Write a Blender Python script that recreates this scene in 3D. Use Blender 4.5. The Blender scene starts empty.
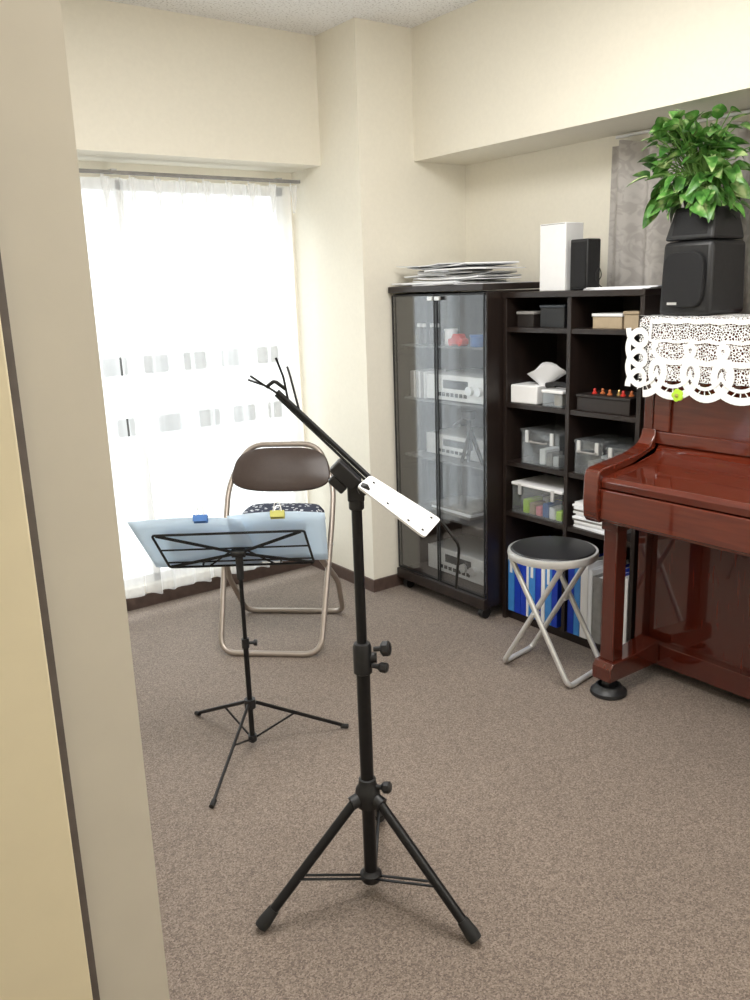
import bpy, math, random
from mathutils import Vector, Matrix, Euler
random.seed(7)
SC = bpy.context.scene
COL = SC.collection
try:
    SC.view_settings.view_transform = 'Standard'
    SC.view_settings.look = 'None'
except Exception:
    pass
SC.view_settings.exposure = 0.25

# ------------------------------------------------------------------ materials
def new_mat(name):
    m = bpy.data.materials.new(name); m.use_nodes = True
    nt = m.node_tree
    return m, nt, nt.nodes['Principled BSDF']

def mat(name, col, rough=0.5, metal=0.0, var=0.06, scale=30, bump=0.0, coat=0.0, bscale=None, spec=None, stretch=None, dist=0.002):
    m, nt, b = new_mat(name)
    N, L = nt.nodes, nt.links
    tc = N.new('ShaderNodeTexCoord')
    mp = N.new('ShaderNodeMapping'); L.new(tc.outputs['Object'], mp.inputs[0])
    if stretch: mp.inputs['Scale'].default_value = stretch
    nz = N.new('ShaderNodeTexNoise'); nz.inputs['Scale'].default_value = scale; nz.inputs['Detail'].default_value = 3
    L.new(mp.outputs[0], nz.inputs['Vector'])
    cr = N.new('ShaderNodeValToRGB')
    cr.color_ramp.elements[0].position = .3; cr.color_ramp.elements[1].position = .7
    cr.color_ramp.elements[0].color = [max(0, c*(1-var)) for c in col]+[1]
    cr.color_ramp.elements[1].color = [min(1, c*(1+var)) for c in col]+[1]
    L.new(nz.outputs['Fac'], cr.inputs[0]); L.new(cr.outputs[0], b.inputs['Base Color'])
    b.inputs['Roughness'].default_value = rough; b.inputs['Metallic'].default_value = metal
    if coat: b.inputs['Coat Weight'].default_value = coat; b.inputs['Coat Roughness'].default_value = .06
    if spec is not None: b.inputs['Specular IOR Level'].default_value = spec
    if bump:
        n2 = N.new('ShaderNodeTexNoise'); n2.inputs['Scale'].default_value = bscale or scale*3; n2.inputs['Detail'].default_value = 4
        L.new(tc.outputs['Object'], n2.inputs['Vector'])
        bp = N.new('ShaderNodeBump'); bp.inputs['Strength'].default_value = bump; bp.inputs['Distance'].default_value = dist
        L.new(n2.outputs['Fac'], bp.inputs['Height']); L.new(bp.outputs[0], b.inputs['Normal'])
    return m

def glassy(name, tint=(1,1,1), refl=0.12, rough=0.02, diffuse=0.0, dcol=(1,1,1), fres=.3):
    m = bpy.data.materials.new(name); m.use_nodes = True
    nt = m.node_tree; N, L = nt.nodes, nt.links
    N.remove(N['Principled BSDF']); out = N['Material Output']
    tr = N.new('ShaderNodeBsdfTransparent'); tr.inputs[0].default_value = (*tint, 1)
    gl = N.new('ShaderNodeBsdfGlossy'); gl.inputs['Roughness'].default_value = rough
    lw = N.new('ShaderNodeLayerWeight'); lw.inputs['Blend'].default_value = .25
    ma = N.new('ShaderNodeMath'); ma.operation = 'MULTIPLY_ADD'; ma.inputs[1].default_value = fres; ma.inputs[2].default_value = refl
    L.new(lw.outputs['Fresnel'], ma.inputs[0])
    mx = N.new('ShaderNodeMixShader'); L.new(ma.outputs[0], mx.inputs[0]); L.new(tr.outputs[0], mx.inputs[1]); L.new(gl.outputs[0], mx.inputs[2])
    last = mx
    if diffuse:
        df = N.new('ShaderNodeBsdfDiffuse'); df.inputs[0].default_value = (*dcol, 1)
        m2 = N.new('ShaderNodeMixShader'); m2.inputs[0].default_value = diffuse
        L.new(mx.outputs[0], m2.inputs[1]); L.new(df.outputs[0], m2.inputs[2]); last = m2
    L.new(last.outputs[0], out.inputs[0])
    return m

def carpet_mat():
    m, nt, b = new_mat('carpet'); N, L = nt.nodes, nt.links
    tc = N.new('ShaderNodeTexCoord')
    n1 = N.new('ShaderNodeTexNoise'); n1.inputs['Scale'].default_value = 300; n1.inputs['Detail'].default_value = 1; n1.inputs['Roughness'].default_value = .5
    n3 = N.new('ShaderNodeTexVoronoi'); n3.inputs['Scale'].default_value = 280
    n2 = N.new('ShaderNodeTexNoise'); n2.inputs['Scale'].default_value = 2.5; n2.inputs['Detail'].default_value = 3
    for n in (n1, n2, n3): L.new(tc.outputs['Object'], n.inputs['Vector'])
    sp = N.new('ShaderNodeSeparateColor'); L.new(n3.outputs['Color'], sp.inputs[0])
    mixf = N.new('ShaderNodeMath'); mixf.operation = 'MULTIPLY_ADD'; mixf.inputs[1].default_value = .45
    hf = N.new('ShaderNodeMath'); hf.operation = 'MULTIPLY'; hf.inputs[1].default_value = .55
    L.new(n1.outputs['Fac'], hf.inputs[0]); L.new(sp.outputs[0], mixf.inputs[0]); L.new(hf.outputs[0], mixf.inputs[2])
    cr = N.new('ShaderNodeValToRGB'); e = cr.color_ramp.elements
    e[0].position = .24; e[0].color = (.098, .072, .056, 1)
    e[1].position = .76; e[1].color = (.285, .230, .186, 1)
    x = e.new(.5); x.color = (.180, .139, .112, 1)
    L.new(mixf.outputs[0], cr.inputs[0])
    mx = N.new('ShaderNodeMixRGB'); mx.blend_type = 'MULTIPLY'; mx.inputs[0].default_value = .25
    c2 = N.new('ShaderNodeValToRGB'); c2.color_ramp.elements[0].position = .35; c2.color_ramp.elements[0].color = (.75,.75,.75,1); c2.color_ramp.elements[1].position = .65
    L.new(n2.outputs['Fac'], c2.inputs[0]); L.new(cr.outputs[0], mx.inputs[1]); L.new(c2.outputs[0], mx.inputs[2])
    L.new(mx.outputs[0], b.inputs['Base Color']); b.inputs['Roughness'].default_value = .7
    b.inputs['Specular IOR Level'].default_value = .2
    b.inputs['Sheen Weight'].default_value = .2; b.inputs['Sheen Roughness'].default_value = .5
    return m

def wood_mat(name, c1, c2, rough=.18, coat=.8, stretch=(14, 1.2, 14)):
    m, nt, b = new_mat(name); N, L = nt.nodes, nt.links
    tc = N.new('ShaderNodeTexCoord'); mp = N.new('ShaderNodeMapping'); mp.inputs['Scale'].default_value = stretch
    L.new(tc.outputs['Object'], mp.inputs[0])
    nz = N.new('ShaderNodeTexNoise'); nz.inputs['Scale'].default_value = 5; nz.inputs['Detail'].default_value = 7; nz.inputs['Distortion'].default_value = .3
    L.new(mp.outputs[0], nz.inputs['Vector'])
    cr = N.new('ShaderNodeValToRGB'); e = cr.color_ramp.elements
    e[0].position = .25; e[0].color = (*c1, 1); e[1].position = .75; e[1].color = (*c2, 1)
    L.new(nz.outputs['Fac'], cr.inputs[0]); L.new(cr.outputs[0], b.inputs['Base Color'])
    b.inputs['Roughness'].default_value = rough; b.inputs['Coat Weight'].default_value = coat; b.inputs['Coat Roughness'].default_value = .03
    return m

def sheer_mat(name, transp, col=(.95, .95, .95), trans=.6):
    m = bpy.data.materials.new(name); m.use_nodes = True
    nt = m.node_tree; N, L = nt.nodes, nt.links
    N.remove(N['Principled BSDF']); out = N['Material Output']
    tl = N.new('ShaderNodeBsdfTranslucent'); df = N.new('ShaderNodeBsdfDiffuse')
    tl.inputs[0].default_value = (*col, 1); df.inputs[0].default_value = (*col, 1)
    a = N.new('ShaderNodeMixShader'); a.inputs[0].default_value = trans
    L.new(df.outputs[0], a.inputs[1]); L.new(tl.outputs[0], a.inputs[2])
    if transp <= 0:
        L.new(a.outputs[0], out.inputs[0]); return m
    tr = N.new('ShaderNodeBsdfTransparent')
    c = N.new('ShaderNodeMixShader')
    tc = N.new('ShaderNodeTexCoord')
    w2 = N.new('ShaderNodeTexNoise'); w2.inputs['Scale'].default_value = 8
    L.new(tc.outputs['Object'], w2.inputs['Vector'])
    lw = N.new('ShaderNodeLayerWeight'); lw.inputs['Blend'].default_value = .35
    m1 = N.new('ShaderNodeMath'); m1.operation = 'MULTIPLY_ADD'; m1.inputs[1].default_value = .45; m1.inputs[2].default_value = 1-transp-.15
    L.new(lw.outputs['Facing'], m1.inputs[0])
    ma = N.new('ShaderNodeMath'); ma.operation = 'MULTIPLY_ADD'; ma.inputs[1].default_value = .12; ma.use_clamp = True
    L.new(w2.outputs['Fac'], ma.inputs[0]); L.new(m1.outputs[0], ma.inputs[2]); L.new(ma.outputs[0], c.inputs[0])
    L.new(tr.outputs[0], c.inputs[1]); L.new(a.outputs[0], c.inputs[2]); L.new(c.outputs[0], out.inputs[0])
    return m

def lace_net_mat():
    m, nt, b = new_mat('lace_net'); N, L = nt.nodes, nt.links
    b.inputs['Base Color'].default_value = (.93, .93, .92, 1); b.inputs['Roughness'].default_value = .9
    tc = N.new('ShaderNodeTexCoord')
    vo = N.new('ShaderNodeTexVoronoi'); vo.feature = 'DISTANCE_TO_EDGE'; vo.inputs['Scale'].default_value = 125
    L.new(tc.outputs['Object'], vo.inputs['Vector'])
    lt = N.new('ShaderNodeMath'); lt.operation = 'LESS_THAN'; lt.inputs[1].default_value = .125
    L.new(vo.outputs['Distance'], lt.inputs[0]); L.new(lt.outputs[0], b.inputs['Alpha'])
    return m

def damask_mat():
    m, nt, b = new_mat('damask_fabric'); N, L = nt.nodes, nt.links
    tc = N.new('ShaderNodeTexCoord')
    mp = N.new('ShaderNodeMapping'); mp.inputs['Scale'].default_value = (0, 1, 1); L.new(tc.outputs['Object'], mp.inputs[0])
    nz = N.new('ShaderNodeTexNoise'); nz.inputs['Scale'].default_value = 16; nz.inputs['Detail'].default_value = 1.5; nz.inputs['Distortion'].default_value = 2
    L.new(mp.outputs[0], nz.inputs['Vector'])
    cr = N.new('ShaderNodeValToRGB'); e = cr.color_ramp.elements
    e[0].position = .44; e[0].color = (.37, .345, .325, 1); e[1].position = .56; e[1].color = (.45, .425, .40, 1)
    L.new(nz.outputs['Fac'], cr.inputs[0]); L.new(cr.outputs[0], b.inputs['Base Color']); b.inputs['Roughness'].default_value = .7
    return m

def dots_mat():
    m, nt, b = new_mat('navy_dotted_cloth'); N, L = nt.nodes, nt.links
    tc = N.new('ShaderNodeTexCoord'); vo = N.new('ShaderNodeTexVoronoi'); vo.inputs['Scale'].default_value = 45
    L.new(tc.outputs['Object'], vo.inputs['Vector'])
    cr = N.new('ShaderNodeValToRGB'); cr.color_ramp.interpolation = 'CONSTANT'; e = cr.color_ramp.elements
    e[0].color = (.6, .62, .66, 1); e[1].position = .3; e[1].color = (.02, .025, .05, 1)
    L.new(vo.outputs['Distance'], cr.inputs[0]); L.new(cr.outputs[0], b.inputs['Base Color']); b.inputs['Roughness'].default_value = .8
    return m

def leaf_mat():
    m, nt, b = new_mat('pothos_leaf'); N, L = nt.nodes, nt.links
    tc = N.new('ShaderNodeTexCoord'); nz = N.new('ShaderNodeTexNoise'); nz.inputs['Scale'].default_value = 26; nz.inputs['Detail'].default_value = 2
    L.new(tc.outputs['Object'], nz.inputs['Vector'])
    cr = N.new('ShaderNodeValToRGB'); e = cr.color_ramp.elements
    e[0].position = .34; e[0].color = (.040, .14, .025, 1); e[1].position = .70; e[1].color = (.46, .58, .26, 1)
    x = e.new(.53); x.color = (.11, .29, .055, 1)
    L.new(nz.outputs['Fac'], cr.inputs[0]); L.new(cr.outputs[0], b.inputs['Base Color']); b.inputs['Roughness'].default_value = .32
    return m

def ceiling_mat():
    m, nt, b = new_mat('acoustic_ceiling'); N, L = nt.nodes, nt.links
    tc = N.new('ShaderNodeTexCoord'); nz = N.new('ShaderNodeTexNoise'); nz.inputs['Scale'].default_value = 110; nz.inputs['Detail'].default_value = 2
    L.new(tc.outputs['Object'], nz.inputs['Vector'])
    cr = N.new('ShaderNodeValToRGB'); e = cr.color_ramp.elements
    e[0].position = .34; e[0].color = (.58, .57, .57, 1); e[1].position = .44; e[1].color = (.90, .90, .91, 1)
    L.new(nz.outputs['Fac'], cr.inputs[0]); L.new(cr.outputs[0], b.inputs['Base Color']); b.inputs['Roughness'].default_value = .95
    return m

M = dict(
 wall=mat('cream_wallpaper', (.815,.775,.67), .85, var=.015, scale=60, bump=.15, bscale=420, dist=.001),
 ceil=ceiling_mat(),
 carpet=carpet_mat(),
 base=mat('dark_baseboard', (.085,.055,.045), .45, var=.2),
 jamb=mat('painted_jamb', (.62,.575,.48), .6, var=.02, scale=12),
 casing=mat('painted_casing', (.80,.71,.50), .6, var=.02, scale=12),
 gasket=mat('grey_gasket', (.12,.10,.09), .5, var=.15),
 alu=mat('aluminium', (.50,.50,.51), .35, .6, var=.05),
 black=mat('black_painted_metal', (.008,.008,.009), .38, .3, var=.2, scale=80),
 blackp=mat('black_plastic', (.010,.010,.011), .45, var=.2, scale=80, bump=.1),
 rubber=mat('black_rubber', (.010,.010,.010), .75, var=.2),
 espresso=mat('espresso_laminate', (.016,.010,.008), .38, var=.25, scale=6, stretch=(8,8,1)),
 espin=mat('espresso_inner', (.015,.011,.010), .5, var=.2),
 cabback=mat('reflection_grey_back', (.10,.10,.10), .5, var=.05),  # grey stands in for the room's pale reflection in the glass
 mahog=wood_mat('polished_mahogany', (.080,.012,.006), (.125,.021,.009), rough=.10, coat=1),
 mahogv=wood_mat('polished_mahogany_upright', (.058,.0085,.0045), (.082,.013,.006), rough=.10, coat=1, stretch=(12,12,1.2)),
 brown=mat('brown_vinyl', (.045,.028,.022), .4, var=.08, scale=60, bump=.15),
 champ=mat('bronze_tube', (.36,.31,.27), .32, .5, var=.04),
 silver=mat('silver_tube', (.66,.66,.65), .28, .5, var=.04),
 vinylb=mat('black_vinyl', (.014,.014,.016), .42, var=.1, scale=60, bump=.15),
 white=mat('white_plastic', (.82,.82,.82), .4, var=.02),
 paper=mat('white_paper', (.82,.83,.85), .8, var=.03, scale=9),
 paperblue=sheer_mat('pale_blue_paper', 0, (.80,.90,.99), .5),
 paperw=sheer_mat('thin_white_paper', 0, (.92,.95,.98), .5),
 blue=mat('blue_binder', (.008,.045,.46), .4, var=.08),
 bluel=mat('light_blue_folder', (.05,.24,.62), .4, var=.08),
 greyc=mat('grey_cloth', (.26,.25,.24), .8, var=.15),
 hifi=mat('brushed_silver', (.70,.70,.68), .4, .2, var=.04, stretch=(1,1,30)),
 lcd=mat('dark_display', (.02,.025,.03), .15, var=.1),
 red=mat('red_plastic', (.55,.03,.02), .4),
 orange=mat('orange_wood', (.45,.13,.04), .4),
 tan=mat('tan_cardboard', (.42,.33,.22), .7),
 gold=mat('brass', (.7,.5,.2), .3, .9),
 lime=mat('lime_plastic', (.45,.72,.04), .35),
 pink=mat('pink_plastic', (.75,.25,.30), .4),
 clipblue=mat('blue_clip', (.04,.13,.36), .35),
 clipyel=mat('olive_clip', (.36,.35,.08), .35),
 lace=mat('white_cotton_tape', (.92,.92,.90), .9, var=.05, scale=160, bump=.4),
 net=lace_net_mat(),
 damask=damask_mat(), dots=dots_mat(), leaf=leaf_mat(),
 stem=mat('green_stem', (.14,.28,.06), .5),
 pot=mat('dark_pot', (.03,.03,.03), .5),
 sheer=sheer_mat('sheer_voile', .47, trans=.60),
 glass=glassy('cabinet_glass', (.96,.97,.98), .05, fres=.2),
 wglass=glassy('window_glass', (.98,1,1), .03),
 clear=glassy('clear_plastic', (.94,.96,.97), .05, .08, .06, (.85,.88,.90)),
 grille=mat('speaker_cloth', (.008,.008,.009), .85, var=.3, scale=300, bump=.3),
 parapet=mat('parapet_concrete', (.93,.93,.92), .9, var=.03),
 vent=mat('vent_grey', (.055,.052,.050), .9),
 frame=mat('white_window_frame', (.85,.85,.85), .4),
)

# ------------------------------------------------------------------ geometry
class G:
    def __init__(s): s.v = []; s.f = []; s.mi = []; s.cur = 0
    def add(s, vs, fs, T=None):
        o = len(s.v)
        s.v += [tuple(T @ Vector(p)) if T is not None else tuple(p) for p in vs]
        s.f += [tuple(i+o for i in f) for f in fs]; s.mi += [s.cur]*len(fs); return s
    def box(s, x0, x1, y0, y1, z0, z1, T=None):
        vs = [(x, y, z) for z in (z0, z1) for y in (y0, y1) for x in (x0, x1)]
        return s.add(vs, [(0,2,3,1),(4,5,7,6),(0,1,5,4),(2,6,7,3),(0,4,6,2),(1,3,7,5)], T)
    def prism(s, poly, a0, a1, axis='y', T=None, poly2=None):
        n = len(poly)
        def P(p, a):
            if axis == 'y': return (p[0], a, p[1])
            if axis == 'x': return (a, p[0], p[1])
            return (p[0], p[1], a)
        vs = [P(p, a0) for p in poly]+[P(p, a1) for p in (poly2 or poly)]
        fs = [tuple(range(n)), tuple(range(2*n-1, n-1, -1))]+[(i, (i+1) % n, n+(i+1) % n, n+i)[::-1] for i in range(n)]
        return s.add(vs, fs, T)
    def tube(s, path, r, n=12, closed=False, flat=None, T=None):
        P = [Vector(p) for p in path]; m = len(P); vs = []
        rs = r if isinstance(r, (list, tuple)) else [r]*m
        def tan(i):
            if closed: return (P[(i+1) % m]-P[i-1]).normalized()
            if i == 0: return (P[1]-P[0]).normalized()
            if i == m-1: return (P[-1]-P[-2]).normalized()
            return ((P[i+1]-P[i]).normalized()+(P[i]-P[i-1]).normalized()).normalized()
        t0 = tan(0); up = Vector((0, 0, 1)) if abs(t0.z) < .9 else Vector((1, 0, 0))
        nv = (up-t0*up.dot(t0)).normalized()
        for i in range(m):
            t = tan(i); nv = (nv-t*nv.dot(t)).normalized(); bv = t.cross(nv)
            for k in range(n):
                a = 2*math.pi*k/n; fx = flat or 1
                vs.append(P[i]+nv*math.cos(a)*rs[i]*fx+bv*math.sin(a)*rs[i])
        fs = []
        for i in range(m if closed else m-1):
            j = (i+1) % m
            for k in range(n):
                fs.append((i*n+k, i*n+(k+1) % n, j*n+(k+1) % n, j*n+k))
        if not closed:
            fs.append(tuple(range(n-1, -1, -1))); fs.append(tuple((m-1)*n+k for k in range(n)))
        return s.add(vs, fs, T)
    def cyl(s, p0, p1, r, n=20, r2=None): return s.tube([p0, p1], [r, r if r2 is None else r2], n)
    def lathe(s, prof, n=28, c=(0, 0), T=None):
        vs = []; m = len(prof)
        for r, z in prof:
            for k in range(n):
                a = 2*math.pi*k/n; vs.append((c[0]+max(r, 1e-4)*math.cos(a), c[1]+max(r, 1e-4)*math.sin(a), z))
        fs = [(i*n+k, i*n+(k+1) % n, (i+1)*n+(k+1) % n, (i+1)*n+k) for i in range(m-1) for k in range(n)]
        fs.append(tuple(range(n-1, -1, -1))); fs.append(tuple((m-1)*n+k for k in range(n)))
        return s.add(vs, fs, T)
    def grid(s, fn, nu, nv, T=None):
        vs = [fn(i/nu, j/nv) for j in range(nv+1) for i in range(nu+1)]
        fs = [(j*(nu+1)+i, j*(nu+1)+i+1, (j+1)*(nu+1)+i+1, (j+1)*(nu+1)+i) for j in range(nv) for i in range(nu)]
        return s.add(vs, fs, T)

def fillet(pts, r, closed=False, n=6):
    P = [Vector(p) for p in pts]; out = []; m = len(P)
    for i in range(m):
        if not closed and i in (0, m-1): out.append(P[i]); continue
        a, b, c = P[i-1], P[i], P[(i+1) % m]
        d1 = (a-b); d2 = (c-b); rr = min(r, d1.length*.49, d2.length*.49)
        q1 = b+d1.normalized()*rr; q2 = b+d2.normalized()*rr
        for k in range(n+1):
            t = k/n; out.append(q1*(1-t)**2+b*2*t*(1-t)+q2*t*t)
    return out

def obj(name, g, m, parent=None, loc=(0, 0, 0), rot=(0, 0, 0), bevel=0, smooth=True, label=None, solid=0):
    me = bpy.data.meshes.new(name); me.from_pydata([tuple(v) for v in g.v], [], g.f); me.update()
    ms = m if isinstance(m, (list, tuple)) else [m]
    for x in ms: me.materials.append(x)
    if len(ms) > 1: me.polygons.foreach_set('material_index', g.mi)
    if smooth:
        me.polygons.foreach_set('use_smooth', [True]*len(me.polygons))
        try: me.set_sharp_from_angle(angle=math.radians(35))
        except Exception: pass
    o = bpy.data.objects.new(name, me); COL.objects.link(o)
    o.location = loc; o.rotation_euler = rot
    if parent is not None: o.parent = parent
    if solid:
        q = o.modifiers.new('solid', 'SOLIDIFY'); q.thickness = solid; q.offset = 0
    if bevel:
        q = o.modifiers.new('bevel', 'BEVEL'); q.width = bevel; q.segments = 3; q.limit_method = 'ANGLE'; q.angle_limit = math.radians(40)
    if label: o['label'] = label
    return o

def thing(name, label, cat, loc=(0, 0, 0), rotz=0.0, group=None, rot=None):
    e = bpy.data.objects.new(name, None); COL.objects.link(e); e.empty_display_size = .05
    e.location = loc; e.rotation_euler = rot if rot else (0, 0, rotz)
    e['label'] = label; e['category'] = cat
    if group: e['group'] = group
    return e

def tag(o, label, cat, group=None):
    o['label'] = label; o['category'] = cat
    if group: o['group'] = group
    return o

def struct(name, g, m, bevel=0, **k):
    o = obj(name, g, m, bevel=bevel, smooth=False, **k); o['kind'] = 'structure'; return o

A36 = math.radians(36); CA, SA = math.cos(A36), math.sin(A36)
def plan(X, Y):            # plan measured along the doorway sight line -> room axes
    return (CA*X+SA*Y, -SA*X+CA*Y)
VR = -A36

# ------------------------------------------------------------------ room
struct('floor', G().box(-1.3, 3.0, -1.1, 3.85, -.1, 0), M['carpet'])
struct('ceiling', G().box(-1.3, 3.0, -1.1, 3.85, 2.5, 2.6), M['ceil'])
struct('wall_right', G().box(2.87, 3.0, -1.1, 3.85, 0, 2.5), M['wall'])
wx0, wx1, wz0, wz1 = .62, 2.22, .10, 1.90
g = G().box(.40, wx0, 3.70, 3.85, 0, 2.5).box(wx1, 2.87, 3.70, 3.85, 0, 2.5).box(wx0, wx1, 3.70, 3.85, 0, wz0).box(wx0, wx1, 3.70, 3.85, wz1, 2.5)
struct('wall_back', g, M['wall'])
struct('wall_back_beam', G().box(.40, 2.26, 3.44, 3.70, 1.965, 2.5), M['wall'])
struct('wall_column', G().box(2.26, 2.87, 3.14, 3.70, 0, 2.5), M['wall'])
struct('wall_right_beam', G().box(2.56, 2.87, -1.1, 3.14, 1.96, 2.5), M['wall'])
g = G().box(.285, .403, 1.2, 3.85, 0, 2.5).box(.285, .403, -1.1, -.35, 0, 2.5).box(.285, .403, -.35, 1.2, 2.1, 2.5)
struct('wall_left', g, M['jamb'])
struct('wall_hall', G().box(-1.4, -1.3, -1.1, 3.85, 0, 2.5), M['wall'])
struct('wall_front', G().box(-1.3, 2.87, -1.2, -1.1, 0, 2.5), M['wall'])
struct('wall_hall_end', G().box(-1.3, .285, 3.85, 3.95, 0, 2.5), M['wall'])
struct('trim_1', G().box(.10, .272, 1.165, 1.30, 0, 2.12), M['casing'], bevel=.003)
struct('trim_2', G().box(.272, .285, 1.178, 1.30, 0, 2.12), M['gasket'])
struct('trim_3', G().box(.2855, .2885, 1.193, 1.1995, 0, 2.12), M['alu'])
struct('baseboard_back', G().box(.403, 2.26, 3.690, 3.70, 0, .06), M['base'])
g = G().box(2.25, 2.26, 3.13, 3.69, 0, .06).box(2.26, 2.87, 3.13, 3.14, 0, .06)
struct('baseboard_column', g, M['base'])
struct('baseboard_right', G().box(2.86, 2.87, -1.1, 3.13, 0, .06), M['base'])
g = G()
fw = .04
for (a, b) in ((wx0, wx0+fw), (wx1-fw, wx1), (1.40, 1.435)): g.box(a, b, 3.73, 3.78, wz0, wz1)
g.box(wx0, wx1, 3.73, 3.78, wz0, wz0+fw).box(wx0, wx1, 3.73, 3.78, wz1-fw, wz1)
w = struct('window_1', g, M['frame'])
o = obj('glass_pane', G().box(wx0+fw, 1.40, 3.75, 3.754, wz0+fw, wz1-fw), M['wglass'], smooth=False, parent=w); o['kind'] = 'structure'
o = obj('glass_pane', G().box(1.435, wx1-fw, 3.76, 3.764, wz0+fw, wz1-fw), M['wglass'], smooth=False, parent=w); o['kind'] = 'structure'

e = thing('parapet_wall', 'pale concrete parapet with rows of grey openings outside the window', 'wall', (2.9, 6.0, -1.0))
obj('parapet_body', G().box(-3, 4, 0, .15, 0, 2.12), M['parapet'], e, smooth=False)
for r, zz in enumerate((1.94, 1.50)):
    for k in range(12):
        x = -1.5+.31*k+(.07 if r else 0)
        obj('opening', G().box(x, x+.19, -.02, .01, zz-.065, zz+.065), M['vent'], e, bevel=.015)

def curtain(x0, x1, z0, z1, waves, amp, axis='x', wavy=0.0):
    def fn(u, v):
        x = x0+(x1-x0)*u; z = z0+(z1-z0)*v+wavy*v*math.sin(2*math.pi*waves*u)
        ph = 2*math.pi*waves*u
        a = amp*(.55+.45*math.sin(u*17+1))*(1-.25*v)
        y = a*math.sin(ph+.5*math.sin(3*u*math.pi))+.25*a*math.sin(2.3*ph+v*1.3)
        x += .004*math.sin(v*5+u*20)
        return (x, y, z) if axis == 'x' else (y, x, z)
    return G().grid(fn, int(waves*16), 26)
for (a, b, wv, lb) in ((.62, 1.297, 8, 'white sheer curtain panel with soft pleats at window edge'), (1.305, 2.19, 11, 'white sheer voile curtain panel drawn across bright window')):
    e = thing('sheer_curtain', lb, 'curtain', ((a+b)/2, 3.60, .09), group='sheer window curtains')
    obj('fabric', curtain(a-(a+b)/2, b-(a+b)/2, 0, 1.80, wv, .034), M['sheer'], e)
    n = int((b-a)/.1)
    for k in range(n+1):
        x = a+(b-a)*k/n-(a+b)/2
        obj('pinch_pleat', G().tube([(x, -.02, 1.68), (x, -.03, 1.74), (x, -.026, 1.80)], [.006, .012, .016], 8), M['sheer'], e)
        obj('hook', G().tube([(x, 0, 1.78), (x, 0, 1.815)], .003, 6), M['white'], e)
e = thing('curtain_rail', 'slim grey metal curtain rail under the window soffit', 'curtain rail', (1.35, 3.60, 1.905))
obj('rail', G().box(-.80, .89, -.010, .010, 0, .014), M['greyc'], e, bevel=.002)
for x in (-.7, 0, .78): obj('bracket', G().box(x-.012, x+.012, -.008, .095, .014, .020), M['alu'], e)

e = thing('patterned_curtain', 'grey damask patterned heavy curtain hanging behind shelf and piano', 'curtain', (2.834, 1.30, 1.0))
def drape(u, v):
    yy_ = -.75+1.73*u
    ph = 2*math.pi*12*u
    fold = .5+.5*math.cos(ph+.6*math.sin(7*u))
    return (-.024+.048*fold**1.6+.004*math.sin(2.1*ph+3*v), yy_+.010*math.sin(ph)+(.02*(1-v) if u > .97 else 0), .93*v-.012*v*fold)
obj('fabric', G().grid(drape, 300, 20), M['damask'], e)
e = thing('curtain_rail', 'white metal curtain rail under the ceiling beam', 'curtain rail', (2.860, 1.30, 1.945))
obj('rail', G().box(-.006, .006, -.8, .97, 0, .010), M['white'], e, bevel=.002)

# ------------------------------------------------------------------ glass cabinet
cx0, cx1, cy0, cy1, ct = 2.385, 2.805, 2.512, 3.12, 1.42
E = thing('display_cabinet', 'tall black cabinet with two glass doors on small casters', 'cabinet', (cx0, cy0, 0))
W, D = cy1-cy0, cx1-cx0
g = G().box(.02, D, 0, .02, .06, ct-.03).box(.02, D, W-.02, W, .06, ct-.03).box(D-.012, D, .02, W-.02, .06, ct-.03)
g.box(.02, D-.012, .02, W-.02, .06, .10)
obj('body', g, M['espresso'], E, bevel=.0015)
obj('back_panel', G().box(D-.015, D-.0122, .021, W-.021, .101, ct-.031), M['cabback'], E)
obj('top_panel', G().box(-.005, D, -.003, W+.004, ct-.026, ct), M['espresso'], E, bevel=.003)
obj('plinth', G().box(0, .02, 0, W, .055, .10), M['espresso'], E, bevel=.002)
for z in (1.165, .925, .66, .40):
    obj('shelf', G().box(.05, D-.015, .021, W-.021, z-.008, z), M['cabback'], E)
for k in range(2):
    y0 = .002+k*(W/2); y1 = y0+W/2-.006
    d = obj('door', G().box(.012, .018, y0, y1, .105, ct-.035), M['glass'], E, smooth=False, label='tinted glass cabinet door')
    g = G().box(.008, .0115, y0, y0+.008, .105, ct-.035).box(.008, .0115, y1-.008, y1, .105, ct-.035)
    g.box(.008, .0115, y0+.008, y1-.008, .105, .113).box(.008, .0115, y0+.008, y1-.008, ct-.043, ct-.035)
    obj('door_frame', g, M['black'], d)
    yh = y1-.02 if k == 0 else y0+.02
    obj('handle', G().box(-.004, .0075, yh-.016, yh+.016, ct-.062, ct-.045), M['silver'], d, bevel=.002)
for (x, y) in ((.04, .04), (.04, W-.04), (D-.04, .04), (D-.04, W-.04)):
    g = G(); g.tube([(x, y-.013, .025), (x, y+.013, .025)], .025, 18); g.box(x-.015, x+.015, y-.018, y+.018, .04, .06)
    obj('caster', g, M['blackp'], E)

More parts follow.
